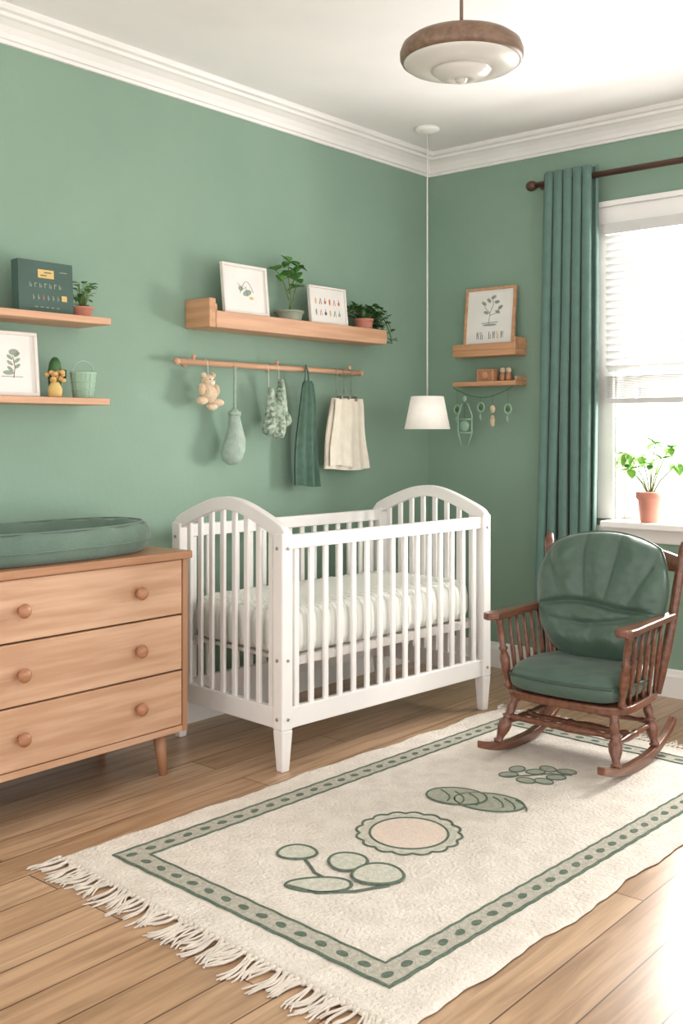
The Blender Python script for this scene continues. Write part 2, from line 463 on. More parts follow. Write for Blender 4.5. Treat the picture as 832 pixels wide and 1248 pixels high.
for sx in (-1,1):
    for zz in (0.80,0.40,0.19):
        b.lathe([(0.006,0),(0.006,0.004),(0.003,0.005)],n=12,M=Matrix.Translation((sx*hl,-hw-0.026,zz))@Matrix.Rotation(pi/2,4,'X'))
        b.lathe([(0.006,0),(0.006,0.004),(0.003,0.005)],n=12,M=Matrix.Translation((-hl-0.026,-hw if sx<0 else hw,zz))@Matrix.Rotation(-pi/2,4,'Y'))
b.build('bolts',M_metal,cr)
b=MB()
b.box(-hl+0.02,hl-0.02,-hw+0.018,-hw+0.04,0.365,0.395); b.box(-hl+0.02,hl-0.02,hw-0.04,hw-0.018,0.365,0.395)
for i in range(12):
    x=-hl+0.06+(2*hl-0.12)*i/11; b.box(x-0.025,x+0.025,-hw+0.02,hw-0.02,0.385,0.397)
b.build('mattress_base',M_mattr_base,cr)
# mattress
b=MB(); n=240
mx,my=hl-0.028,hw-0.024; rc=0.06
def rrect(t):
    P=2*(2*mx-2*rc)+2*(2*my-2*rc)+2*pi*rc; d=t*P
    segs=[('l',(-mx+rc,-my),(1,0),2*mx-2*rc),('a',(mx-rc,-my+rc),-pi/2,None),('l',(mx,-my+rc),(0,1),2*my-2*rc),('a',(mx-rc,my-rc),0,None),
          ('l',(mx-rc,my),(-1,0),2*mx-2*rc),('a',(-mx+rc,my-rc),pi/2,None),('l',(-mx,my-rc),(0,-1),2*my-2*rc),('a',(-mx+rc,-my+rc),pi,None)]
    for s_ in segs:
        ln=s_[3] if s_[0]=='l' else pi/2*rc
        if d<=ln+1e-9:
            if s_[0]=='l': return (s_[1][0]+s_[2][0]*d, s_[1][1]+s_[2][1]*d)
            a=s_[2]+d/rc; return (s_[1][0]+rc*math.cos(a), s_[1][1]+rc*math.sin(a))
        d-=ln
    return (-mx+rc,-my)
prof=[(0.03,0.399),(0.008,0.41),(0.0,0.44),(0.0,0.50),(0.006,0.54),(0.025,0.562),(0.05,0.570),(0.10,0.572),(0.16,0.573),(0.24,0.574)]
vs=[];fs=[]
for k,(ins,z) in enumerate(prof):
    for i in range(n):
        x,y=rrect(i/n)
        q=abs(math.sin(i/n*pi*60))
        ins2=ins+0.008*(1-q)*(1 if 0<k<7 else 0)
        fx=(mx-ins2)/mx; fy=(my-ins2)/my
        vs.append((x*fx,y*fy,z-0.005*(1-q)*(1 if 4<k<8 else 0)))
for k in range(len(prof)-1):
    for i in range(n):
        j=(i+1)%n; fs.append((k*n+i,k*n+j,(k+1)*n+j,(k+1)*n+i))
fs.append(tuple(range(n))[::-1]); fs.append(tuple((len(prof)-1)*n+i for i in range(n)))
b.add(vs,fs,0,True); b.build('mattress',M_matt,cr)

# ------------------------------------------------------------------ rug
RC=Vector((-1.835,-1.462,0)); ra=math.radians(-2.7)
RM=Matrix.Translation(RC)@Matrix.Rotation(ra,4,'Z')
rug=empty('area_rug')
rl,rw=1.085,0.63
b=MB(); nx,ny=200,110; vs=[];fs=[]
ZT=0.013
for j in range(ny+1):
    for i in range(nx+1):
        u=-1+2*i/nx; v=-1+2*j/ny
        x=u*rl; y=v*rw
        e=noise.noise(Vector((x*4,y*4,0.3)))
        x+= (0.008*noise.noise(Vector((y*7,2.1,0))))*abs(u)**6*(1 if u>0 else -1)
        y+= (0.022*noise.noise(Vector((x*5,7.7,0)))+0.008*noise.noise(Vector((x*17,1.7,0))))*abs(v)**6
        z=ZT-0.0012+0.0010*e
        if i in (0,nx) or j in (0,ny): z=0.004
        vs.append(RM@Vector((x,y,z)))
for j in range(ny):
    for i in range(nx):
        a=j*(nx+1)+i; fs.append((a,a+1,a+nx+2,a+nx+1))
b.add(vs,fs,0,True)
b.box(-rl+0.012,rl-0.012,-rw+0.022,rw-0.022,0.0006,0.006,M=RM)
b.build('rug_pile',M_rug,rug)
def ribbon(mb,pts,wd,z,mi=0,closed=False):
    pts=[Vector((p[0],p[1],0)) for p in pts]; k=len(pts); vs=[];fs=[]
    for i,p in enumerate(pts):
        t=(pts[(i+1)%k]-pts[i-1]) if closed else (pts[min(i+1,k-1)]-pts[max(i-1,0)])
        t.normalize(); nrm=Vector((-t.y,t.x,0))
        for s_,h in ((-1,-0.0015),(-0.6,0.0012),(0.6,0.0012),(1,-0.0015)):
            q=p+nrm*wd*0.5*s_; vs.append((q.x,q.y,z+h))
    m=k if closed else k-1
    for i in range(m):
        i2=(i+1)%k
        for c in range(3): fs.append((i*4+c,i*4+c+1,i2*4+c+1,i2*4+c)[::-1])
    mb.add(vs,fs,mi,True)
def disc(mb,c,rx,ry,z,ang=0,mi=0,n=28,wob=0.0):
    vs=[]
    for i in range(n):
        a=2*pi*i/n; k=1+wob*math.sin(a*3+c[0]*40)
        x,y=rx*k*math.cos(a),ry*k*math.sin(a)
        vs.append((c[0]+x*math.cos(ang)-y*math.sin(ang), c[1]+x*math.sin(ang)+y*math.cos(ang), z))
    mb.prism(vs,(0,0,0.0015),mi)
def rect_pts(ax,ay,step=0.02):
    c=[(-ax,-ay),(ax,-ay),(ax,ay),(-ax,ay)]; out=[]
    for i in range(4):
        a=Vector(c[i]); d=Vector(c[(i+1)%4]); n=int((d-a).length/step)
        for k in range(n):
            p=a.lerp(d,k/n); q=RM@Vector((p.x,p.y,0)); out.append((q.x+0.0015*math.sin(k*1.3),q.y+0.0015*math.sin(k*1.7)))
    return out
bx,by=rl-0.110,rw-0.115; bw=0.072
b=MB()
for (x0,x1,y0,y1) in ((-bx,bx,-by,-by+bw),(-bx,bx,by-bw,by),(-bx,-bx+bw,-by+bw,by-bw),(bx-bw,bx,-by+bw,by-bw)):
    b.box(x0,x1,y0,y1,ZT-0.003,ZT+0.0003,M=RM)
b.build('border_band',M_rugband,rug)
b=MB(); ribbon(b,rect_pts(bx,by),0.012,ZT+0.0008,closed=True); ribbon(b,rect_pts(bx-bw,by-bw),0.009,ZT+0.0008,closed=True)
nxd=int(2*(bx-bw/2)/0.066); nyd=int(2*(by-bw/2)/0.066)
for i in range(nxd+1):
    for sy in (-1,1):
        p=RM@Vector((-(bx-bw/2)+2*(bx-bw/2)*i/nxd, sy*(by-bw/2),0)); disc(b,p,0.017,0.011,ZT-0.0003,random.uniform(-.3,.3),n=16,wob=0.05)
for i in range(1,nyd):
    for sx in (-1,1):
        p=RM@Vector((sx*(bx-bw/2),-(by-bw/2)+2*(by-bw/2)*i/nyd,0)); disc(b,p,0.011,0.017,ZT-0.0003,random.uniform(-.3,.3),n=16,wob=0.05)
b.build('border_lines_and_dots',M_ruggreen,rug)
def mw(c,a,bb): return (c[0]+0.649*a+0.761*bb, c[1]-0.761*a+0.649*bb)
def ell_pts(c,a,bb,ra_,rb,rot=0,t0=0,t1=2*pi,n=36,wob=0):
    out=[]
    for i in range(n if abs(t1-t0-2*pi)<1e-6 else n+1):
        t=t0+(t1-t0)*i/n; k=1+wob*math.sin(3*t+a*30)
        x,y=ra_*k*math.cos(t),rb*k*math.sin(t)
        out.append(mw(c,a+x*math.cos(rot)-y*math.sin(rot),bb+x*math.sin(rot)+y*math.cos(rot)))
    return out
fillz=ZT-0.0004; lz=ZT+0.0011
bg=MB(); bf=MB(); bpk=MB(); bm=MB()
def fpoly(mb,pts,dz=0): mb.prism([(p[0],p[1],fillz+dz) for p in pts],(0,0,0.0009))
c1=(-2.433,-1.436)
for k,(a,bb,r1,r2) in enumerate(((-0.045,-0.115,0.088,0.045),(-0.114,0.097,0.056,0.050),(0.030,0.030,0.054,0.060),(0.112,-0.055,0.070,0.066))):
    e=ell_pts(c1,a,bb,r1,r2,wob=0.04); fpoly(bf,ell_pts(c1,a,bb,r1*0.94,r2*0.94,wob=0.04),0.0012*k); ribbon(bg,e,0.010,lz+0.0012*k,closed=True)
ribbon(bg,[mw(c1,-0.09,0.05),mw(c1,-0.075,0.01),mw(c1,-0.06,-0.04),mw(c1,-0.035,-0.07)],0.011,lz)
ribbon(bg,[mw(c1,-0.13,-0.12),mw(c1,-0.05,-0.165),mw(c1,0.05,-0.155),mw(c1,0.14,-0.12)],0.013,lz)
c2=(-2.107,-1.441)
fpoly(bf,ell_pts(c2,0,0,0.142,0.15)); 
pts=[]
for i in range(200):
    t=2*pi*i/200; r=0.148+0.012*abs(math.sin(t*8))
    pts.append(mw(c2,r*math.cos(t),r*1.05*math.sin(t)))
ribbon(bg,pts,0.008,lz,closed=True)
ribbon(bg,ell_pts(c2,0,-0.003,0.118,0.122),0.008,lz+0.0003,closed=True)
bpk.prism([(p[0],p[1],fillz+0.0005) for p in ell_pts(c2,0,-0.003,0.113,0.117)],(0,0,0.0009))
c3=(-1.746,-1.438)
e1=ell_pts(c3,-0.055,0.032,0.100,0.078,-0.35,n=44); e2=ell_pts(c3,0.045,-0.020,0.115,0.080,-0.42,n=44)
fpoly(bm,e2,0.0); ribbon(bg,e2,0.008,lz,closed=True)
fpoly(bm,e1,0.0018); ribbon(bg,e1,0.008,lz+0.0018,closed=True)
for k in range(3):
    a=-0.10+0.045*k; ribbon(bg,[mw(c3,a+0.035*math.sin(q*0.55)-0.02*q/4,0.090-0.03*k*0.6-0.027*q*1.0) for q in range(5)],0.006,lz+0.0022)
for k in range(3):
    a=0.065+0.035*k; ribbon(bg,[mw(c3,a+0.022*math.sin(q*0.6),0.025-0.016*k-0.025*q) for q in range(5)],0.006,lz+0.0006)
c4=(-1.400,-1.474)
for a,bb,ro in ((-0.10,0.01,0.2),(-0.06,0.07,0.9),(-0.05,-0.05,-0.6),(0.0,0.04,0.1),(0.01,-0.06,2.4),(0.05,0.07,2.0),(0.06,-0.02,0.1),(0.11,0.04,-0.4)):
    e=ell_pts(c4,a,bb,0.034,0.026,ro); fpoly(bm,e); ribbon(bg,e,0.005,lz,closed=True)
ribbon(bg,[mw(c4,-0.12,-0.01),mw(c4,-0.03,0.0),mw(c4,0.05,0.02),mw(c4,0.12,0.0)],0.006,lz)
bg.build('motif_outlines',M_ruggreen,rug); bf.build('motif_pale_fills',M_rugsage,rug); bm.build('motif_leaf_fills',M_rugsage2,rug); bpk.build('motif_sun_disc',M_rugpink,rug)
# fringe
b=MB()
for sx in (-1,1):
    nt_=64
    for i in range(nt_):
        y=-rw+0.01+(2*rw-0.02)*i/(nt_-1)
        an=random.uniform(-0.35,0.35); ln=random.uniform(0.075,0.115)
        p0=Vector((sx*(rl-0.006),y,0.009))
        b.ell(tuple(RM@(p0+Vector((sx*0.008,0,0)))),0.0062,n=8,k=6)
        for k in range(4):
            a2=an+random.uniform(-0.25,0.25); l2=ln*random.uniform(0.85,1.1)
            pts=[p0]
            for q in range(1,6):
                t=q/5; a3=a2+0.35*math.sin(t*4+i)
                pts.append(pts[-1]+Vector((sx*math.cos(a3)*l2/5, math.sin(a3)*l2/5,0)))
            P=[]
            for q,p in enumerate(pts): P.append(RM@Vector((p.x,p.y,[0.009,0.009,0.006,0.004,0.0035,0.003][q]+0.0012*(k%2))))
            b.tube(P,[0.0034,0.0034,0.003,0.003,0.0028,0.0018],5)
b.build('fringe',M_fringe,rug)

# ------------------------------------------------------------------ rocking chair (front = local -X)
ch=empty('rocking_chair',(-1.035,-1.472,ZT+0.001),math.radians(1))
b=MB()
RCX=-0.085
def rzz(x): u=(x-RCX)/0.32; return 0.065*u*u+(0.02*max(0,u)**4)
for sy in (-1,1):
    vs=[];fs=[];N=28
    for i in range(N+1):
        x=-0.37+0.62*i/N; u=(x-RCX)/0.32
        z=rzz(x); hgt=0.036-0.010*abs(u)
        for (dy,dz) in ((-0.015,0),(0.015,0),(0.015,hgt),(-0.015,hgt)):
            vs.append((x,sy*0.235+dy,z+dz))
    for i in range(N):
        a=4*i
        for k in range(4):
            k2=(k+1)%4; fs.append((a+k,a+k2,a+4+k2,a+4+k))
    fs += [(3,2,1,0),(4*N,4*N+1,4*N+2,4*N+3)]
    b.add(vs,fs)
b.build('rockers',M_walnut,ch,bevel=0.005,seg=3)
b=MB()
def rz(x): return rzz(x)+0.025
for sy in (-1,1):
    turned(b,(-0.25,sy*0.235,rz(-0.25)),(-0.18,sy*0.195,0.215),0.0185)
    turned(b,(0.08,sy*0.235,rz(0.08)),(0.09,sy*0.195,0.215),0.0185)
    turned(b,(-0.215,sy*0.215,0.115),(0.085,sy*0.215,0.12),0.011)
turned(b,(-0.215,-0.21,0.14),(-0.215,0.21,0.14),0.012)
turned(b,(-0.07,-0.21,0.118),(-0.07,0.21,0.118),0.011)
turned(b,(0.085,-0.21,0.13),(0.085,0.21,0.13),0.011)
b.build('turned_legs_and_stretchers',M_walnut,ch)
b=MB(); pts=[]
for i in range(40):
    t=2*pi*i/40; x,y=ring_oval(t,0.215,0.240,4.5); pts.append((x-0.010,y*(1-0.06*(x/0.25)),0.208))
b.prism(pts,(0,0,0.030)); b.build('seat_board',M_walnut,ch,bevel=0.007,seg=3)
b=MB()
for sy in (-1,1):
    path=[(-0.25,0.262,0.033),(-0.19,0.262,0.033),(-0.10,0.260,0.026),(0.0,0.258,0.022),(0.10,0.258,0.020),(0.185,0.258,0.018)]
    lft=[(x,sy*(y+w_)) for x,y,w_ in path]; rgt=[(x,sy*(y-w_)) for x,y,w_ in path][::-1]
    tip=[(-0.272,sy*(0.262-0.02)),(-0.280,sy*0.262),(-0.272,sy*(0.262+0.02))]
    poly=lft+rgt+tip
    if sy<0: poly=poly[::-1]
    b.prism([(x,y,0.497+0.012*abs(x+0.02)) for x,y in poly],(0,0,0.026))
b.build('armrests',M_walnut,ch,bevel=0.007,seg=3)
b=MB()
for sy in (-1,1):
    turned(b,(-0.185,sy*0.225,0.235),(-0.20,sy*0.26,0.505),0.014)
    for i in range(5):
        x=-0.125+0.055*i
        p0=Vector((x,sy*0.225,0.235)); p1=Vector((x-0.005,sy*0.258,0.503))
        b.tube([p0.lerp(p1,t) for t in (0,.25,.5,.75,1)],[0.006,0.0080,0.0095,0.0075,0.006],10)
b.build('arm_spindles',M_walnut,ch)
def bpost(y,t):
    return Vector((0.145+0.07*t+0.03*t*t, y, 0.225+0.56*t))
b=MB()
for sy in (-1,1):
    ts=[0,.1,.3,.5,.7,.85,.95,1.0]
    ys=[0.215,0.225,0.245,0.258,0.268,0.276,0.282,0.282]
    rr=[0.016,0.018,0.019,0.018,0.018,0.018,0.019,0.012]
    b.tube([bpost(sy*y,t*1.0) for t,y in zip(ts,ys)],rr,14)
b.build('back_posts',M_walnut,ch)
b=MB()
N=24; vs=[];fs=[]
for i in range(N+1):
    u=-1+2*i/N; y=u*0.268
    zt=0.04*(1-u*u)
    p0=bpost(y,0.80)+Vector((0.02*(1-u*u),0,0)); p1=bpost(y,0.90)+Vector((0.02*(1-u*u),0,zt))
    vs += [p0,p0+Vector((0.02,0,0)),p1+Vector((0.02,0,0)),p1]
for i in range(N):
    a=4*i
    for k in range(4):
        k2=(k+1)%4; fs.append((a+k,a+k2,a+4+k2,a+4+k))
fs += [(3,2,1,0),(4*N,4*N+1,4*N+2,4*N+3)]
b.add(vs,fs); 
for i in range(6):
    y=-0.15+0.06*i
    b.tube([Vector((0.17,y,0.235)),bpost(y*1.15,0.45)+Vector((0.02,0,0)),bpost(y*1.2,0.82)+Vector((0.025,0,0))],0.008,8)
b.build('back_rail_and_spindles',M_walnut,ch,bevel=0.003)
# cushions
def pillow(mb, fmap, front, back, n=64, p=5):
    idx={}; vs=[]; fs=[]
    def g(i,j,side):
        u=-1+2*i/n; v=-1+2*j/n
        edge = i in (0,n) or j in (0,n)
        key=(i,j,0 if edge else side)
        if key in idx: return idx[key]
        env=max(0,(1-abs(u)**p))**0.5*max(0,(1-abs(v)**p))**0.5
        h = 0 if edge else (front(u,v)*env if side>0 else -back(u,v)*env)
        vs.append(fmap(u,v,h)); idx[key]=len(vs)-1; return idx[key]
    for side in (1,-1):
        for i in range(n):
            for j in range(n):
                q=[g(i,j,side),g(i+1,j,side),g(i+1,j+1,side),g(i,j+1,side)]
                fs.append(q if side>0 else q[::-1])
    mb.add(vs,fs,0,True)
def squir(u,v,k=0.42): return u*math.sqrt(1-k*v*v/1.0*0.5), v*math.sqrt(1-k*u*u*0.5)
def crease(d,w_): return math.exp(-(d/w_)**2)
def bf_(u,v):
    h=0.082
    c1_=crease(v+0.12+0.12*u*u+0.03*math.sin(u*4),0.045)
    h+= -0.026*c1_*(1-u**4)
    h-= 0.016*crease(v+0.42-0.10*u-0.12*u*u,0.05)*(0.5+0.5*math.cos(u*2.2))
    h+= 0.024*math.exp(-((v+0.68)/0.20)**2)
    if v>-0.15:
        ang=math.atan2(u,v+1.15)
        d=(ang*3.4+0.5)%1.0; d=min(d,1-d)
        f=min(1,(v+0.15)*1.6)
        h-= 0.012*crease(d,0.075)*f
        h-= 0.008*math.cos(d*2*pi)*f
    else:
        h-= 0.004*math.sin(u*6+v*5)
    h+=0.010*noise.noise(Vector((u*2.6,v*2.6,0)))+0.004*noise.noise(Vector((u*8,v*8,3)))
    return h
def bmap(u,v,h):
    a,c=squir(u,v,0.72)
    t=(c+1)/2
    yy=-a*(0.215+0.058*math.sin(min(1,t*1.25)*pi/2))
    p=Vector((0.085+0.085*t+0.03*t*t, yy, 0.315+0.495*t))
    p.x+=-0.02*abs(a)**2 - h*0.97; p.z+=-0+h*0.2
    return p
b=MB(); pillow(b,bmap,bf_,lambda u,v:0.02,n=110)
b.build('back_cushion',M_cush,ch)
b=MB(); pts=[]
for i in range(100):
    t=i/100*4; k=int(t); f=t-k
    u,v=[(-1+2*f,-1),(1,-1+2*f),(1-2*f,1),(-1,1-2*f)][k]
    pts.append(bmap(u,v,0.0))
b.tube(pts,0.005,8,closed=True)
def smap(u,v,h):
    a,c=squir(u,v,0.55)
    x=-0.045+a*0.205; y=c*0.235
    return Vector((x,y,0.285+h))
pts=[]
for i in range(100):
    t=i/100*4; k=int(t); f=t-k
    u,v=[(-1+2*f,-1),(1,-1+2*f),(1-2*f,1),(-1,1-2*f)][k]
    pts.append(smap(u,v,0.0)+Vector((0,0,0.018)))
b.tube(pts,0.0055,8,closed=True)
b.build('cushion_piping',M_pipe,ch)
b=MB(); pillow(b,smap,lambda u,v:0.054+0.008*noise.noise(Vector((u*2.5,v*2.5,1)))+0.008*(1-u*u),lambda u,v:0.045,n=60,p=9); b.build('seat_cushion',M_cush,ch)

# ------------------------------------------------------------------ shelves, left wall
def shelf(name,x0,x1,d,z0,z1):
    e=empty(name); MB().box(x0,x1,-d,-0.001,z0,z1).build('board',M_shelf,e,bevel=0.003); return e
shelf('wall_shelf',-3.0,-2.262,0.20,1.607,1.632)
shelf('wall_shelf',-3.0,-2.268,0.20,1.314,1.338)
ls=empty('picture_ledge_shelf')
b=MB(); b.box(-1.70,-0.565,-0.155,-0.001,1.645,1.715); b.build('ledge',M_shelf,ls,bevel=0.004)
b=MB(); b.box(-1.735,-1.7005,-0.152,-0.001,1.645,1.765); b.box(-1.70,-1.685,-0.145,-0.001,1.7,1.745); b.build('end_block',M_shelfy,ls,bevel=0.004)

# framed pictures
def picture(name,w_,h,fw,mframe,loc,rz=0,lean=0.08,draw=None,mats=None):
    e=empty(name,loc,rz); e.rotation_euler=(-lean,0,rz)
    b=MB()
    b.box(-w_/2,w_/2,-0.018,0,0,fw); b.box(-w_/2,w_/2,-0.018,0,h-fw,h)
    b.box(-w_/2,-w_/2+fw,-0.018,0,fw,h-fw); b.box(w_/2-fw,w_/2,-0.018,0,fw,h-fw)
    b.build('frame',mframe,e,bevel=0.002)
    MB().box(-w_/2+fw*0.7,w_/2-fw*0.7,-0.009,-0.001,fw*0.7,h-fw*0.7).build('print',M_paper,e)
    if draw:
        b=MB(); draw(b,w_,h); b.build('drawing',mats or [M_ink,M_sage,M_yel,M_red],e)
    return e
YD=-0.0098
def stroke(b,pts,r=0.001,mi=0): b.tube([(x,YD,z) for x,z in pts],r,5,mi)
def blob(b,x,z,rx,rz_,mi=1,rot=0):
    vs=[]
    for i in range(16):
        a=2*pi*i/16; X,Z=rx*math.cos(a),rz_*math.sin(a)
        vs.append((x+X*math.cos(rot)-Z*math.sin(rot),YD+0.0006,z+X*math.sin(rot)+Z*math.cos(rot)))
    b.prism(vs,(0,-0.0006,0),mi)
def draw_sprig(b,w_,h):
    stroke(b,[(w_*.1,h*.28),(w_*.13,h*.45),(w_*.1,h*.62)],0.0010)
    for i in range(6):
        z=h*(.42+.045*i); s_=1 if i%2 else -1
        blob(b,w_*.11+s_*w_*.06,z,w_*.055,w_*.024,1,s_*0.6)
    blob(b,w_*.12,h*.68,w_*.08,h*.05,1); blob(b,w_*.02,h*.36,w_*.09,h*.035,1); stroke(b,[(-w_*.1,h*.3),(w_*.25,h*.3)],0.0008)
def draw_face(b,w_,h):
    stroke(b,[(-w_*.12+w_*.3*t, h*.42+h*.25*math.sin(t*3)) for t in [i/12 for i in range(13)]],0.0008)
    stroke(b,[(-w_*.16,h*.62),(-w_*.06,h*.50),(w_*.02,h*.56),(w_*.05,h*.36)],0.0008)
    blob(b,w_*.04,h*.44,w_*.10,h*.06,1,0.3); blob(b,-w_*.1,h*.52,w_*.05,h*.05,1); blob(b,w_*.13,h*.34,w_*.05,h*.03,2)
def draw_alphabet(b,w_,h):
    random.seed(9)
    for r in range(2):
        for c in range(6):
            x=-w_*.32+c*w_*.125; z=h*(.60-.3*r)
            mi=random.choice([1,3,3,2,0])
            if c%3==0: blob(b,x,z,w_*.022,h*.09,mi)
            elif c%3==1: stroke(b,[(x-w_*.03,z-h*.08),(x,z+h*.08),(x+w_*.03,z-h*.08)],0.0014,mi)
            else: blob(b,x,z-h*.02,w_*.030,h*.05,mi); stroke(b,[(x,z),(x,z+h*.1)],0.0012,mi)
def draw_botanical(b,w_,h):
    stroke(b,[(-w_*.02,h*.42),(0.0,h*.6),(w_*.06,h*.72),(w_*.04,h*.84)],0.0011)
    stroke(b,[(0,h*.58),(-w_*.1,h*.68),(-w_*.12,h*.74)],0.0010); stroke(b,[(0,h*.55),(w_*.12,h*.58),(w_*.2,h*.66)],0.0010)
    for x,z,ro in ((.06,.84,.4),(-.03,.79,2.4),(-.13,.75,2.6),(.20,.67,.6),(.15,.6,-.4),(.13,.76,.1),(-.08,.6,2.8)):
        X,Z,A,B=w_*x,h*z,w_*.050,w_*.024
        blob(b,X,Z,A*0.8,B*0.8,1,ro)
        stroke(b,[(X+A*math.cos(t)*math.cos(ro)-B*math.sin(t)*math.sin(ro),Z+A*math.cos(t)*math.sin(ro)+B*math.sin(t)*math.cos(ro)) for t in [2*pi*i/14 for i in range(15)]],0.0008)
    stroke(b,[(-w_*.16,h*.43),(w_*.16,h*.44)],0.0012); blob(b,0,h*.40,w_*.14,h*.018,1)
    for i in range(7):
        x=-w_*.24+i*w_*.08; z=h*.18
        if i in (2,): continue
        mi=0 if i<4 else 2 if i==5 else 0
        stroke(b,[(x,z),(x,z+h*.11)],0.0015,mi)
        if i%2==0: stroke(b,[(x,z+h*.11),(x+w_*.035,z+h*.0),(x+w_*.035,z+h*.11)],0.0013,mi)
        else: stroke(b,[(x,z),(x+w_*.03,z),(x+w_*.03,z+h*.07)],0.0013,mi)
picture('framed_picture',0.265,0.215,0.013,M_greyfr,(-1.49,-0.108,1.716),0,0.10,draw_face)
picture('framed_picture',0.26,0.175,0.009,M_greyfr,(-0.955,-0.108,1.716),0,0.10,draw_alphabet)
picture('framed_picture',0.24,0.225,0.012,M_greyfr,(-2.64,-0.12,1.339),0,0.10,draw_sprig)

# book on upper shelf
bk=empty('picture_book',(-2.49,-0.115,1.633)); bk.rotation_euler=(-0.06,0,0)
b=MB(); b.box(-0.11,0.11,-0.022,-0.018,0,0.185); b.box(-0.11,0.11,0.016,0.020,0,0.185); b.box(-0.114,-0.109,-0.022,0.020,0,0.185); b.build('cover',M_book,bk,bevel=0.001)
MB().box(-0.108,0.106,-0.018,0.016,0.003,0.181).build('pages',M_pages,bk)
b=MB(); YB=-0.0225
def bbox_(x0,x1,z0,z1,mi): b.box(x0,x1,YB-0.0006,YB+0.0006,z0,z1,mi)
bbox_(-0.035,0.03,0.125,0.155,2)
b.box(-0.025,0.0,YB-0.0009,YB,0.132,0.136,1); b.box(-0.01,0.02,YB-0.0009,YB,0.143,0.147,1)
for i in range(7):
    x=-0.070+i*0.020; bbox_(x,x+0.003,0.090,0.106,0) 
    if i%2: bbox_(x+0.003,x+0.010,0.103,0.106,0)
    else: bbox_(x+0.006,x+0.009,0.090,0.1,0)
for i in range(6):
    x=-0.06+i*0.020; bbox_(x+0.003,x+0.006,0.046,0.064,3 if i==2 else 0); bbox_(x+0.006,x+0.010,0.052,0.055,3 if i==2 else 0)
for i in range(5):
    x=-0.05+i*0.022; bbox_(x,x+0.012,0.020,0.023,0)
bbox_(0.060,0.082,0.048,0.068,2); bbox_(0.055,0.085,0.15,0.153,0)
b.build('cover_print',[M_sage,M_ink,M_yel,M_red],bk)

# plants -------------------------------------------------
def pot(b,c,r0,r1,h,mi,soil):
    b.lathe([(r0,0),(r0*1.02,0.003),(r1*0.96,h*0.78),(r1,h*0.8),(r1*1.04,h*0.82),(r1*1.04,h),(r1*0.93,h),(r1*0.92,h*0.9),(0.001,h*0.9)],c,28,mi)
    b.lathe([(r1*0.92,h*0.86),(r1*0.90,h*0.91),(0.002,h*0.93)],c,20,soil)
pl=empty('potted_plant',(-2.318,-0.10,1.633))
b=MB(); pot(b,(0,0,0),0.030,0.040,0.042,0,1); b.build('pot',[M_terra,M_soil],pl)
random.seed(11); b=MB()
for i in range(38):
    a=random.uniform(0,2*pi); tz=random.uniform(0.05,0.13); sp=random.uniform(0.01,0.04)
    p=Vector((sp*math.cos(a),sp*math.sin(a),tz)); b.tube([(0.3*p.x,0.3*p.y,0.035),tuple(p)],0.0011,5,1)
    b.leaf(p,(math.cos(a),math.sin(a),random.uniform(-.1,.7)),random.uniform(.024,.04),random.uniform(.017,.026),0,round_=True)
b.build('foliage',[M_leaf,M_stem],pl)
# tall plant on ledge
pl=empty('potted_plant',(-1.205,-0.095,1.716))
b=MB(); pot(b,(0,0,0),0.055,0.066,0.042,0,1); b.build('pot',[M_stonepot,M_soil],pl)
random.seed(5); b=MB()
stems=[((0.0,0,0.03),(0.012,0,0.12),(-0.005,0,0.20),(0.0,0,0.265)),((0.0,0,0.09),(-0.03,0,0.16),(-0.06,0,0.20),(-0.085,0.0,0.215)),((0,0,0.12),(0.03,0,0.18),(0.045,0,0.22),(0.05,0,0.25)),((0,0,0.03),(0.02,-.01,0.10),(0.035,-.01,0.15),(0.04,-.01,0.19))]
for st in stems:
    b.tube(st,[0.0035,0.003,0.0025,0.0018],7,1)
    for k in range(2,len(st)):
        for q in range(5):
            a=random.uniform(0,2*pi); p=Vector(st[k])
            b.leaf(p,(math.cos(a),math.sin(a)*.6,random.uniform(-.3,.8)),random.uniform(.04,.06),random.uniform(.032,.045),0,round_=True)
b.build('foliage',[M_leaf,M_stem],pl)
# trailing plant
pl=empty('trailing_potted_plant',(-0.675,-0.095,1.716))
b=MB(); pot(b,(0,0,0),0.04,0.048,0.05,0,1); b.build('pot',[M_terra,M_soil],pl)
random.seed(8); b=MB()
for i in range(30):
    a=random.uniform(-1.5,0.9) if i%3 else random.uniform(0,2*pi); out=random.uniform(0.05,0.18)
    dx,dy=math.cos(a),math.sin(a)*0.6
    drop=random.uniform(-0.16,-0.04) if dx>0.55 else random.uniform(-0.02,0.04)
    pts=[]
    for q in range(9):
        t=q/8; zz=0.045+0.06*math.sin(t*pi*0.9)+drop*t*t
        x=dx*out*t
        if drop<-0.03: x=max(x,(0.05+out*0.8)*t**0.7)
        if x<0.125: zz=max(zz,0.016)
        y=min(dy*out*t,0.05)
        pts.append((x,y,zz))
    b.tube(pts,0.0014,5,1)
    for q in range(2,9):
        for k in range(2):
            an=random.uniform(0,2*pi); b.leaf(pts[q],(math.cos(an),math.sin(an)*.6-0.3,random.uniform(-.1,.6)),random.uniform(.022,.036),random.uniform(.017,.026),0,round_=True,curl=0.1)
for i in range(20):
    an=random.uniform(0,2*pi); b.leaf((0.02*math.cos(an),0.02*math.sin(an),0.05),(math.cos(an),math.sin(an),random.uniform(.3,1.4)),random.uniform(.03,.05),random.uniform(.018,.026),0,round_=True)
b.build('foliage',[M_leafd,M_stem],pl)
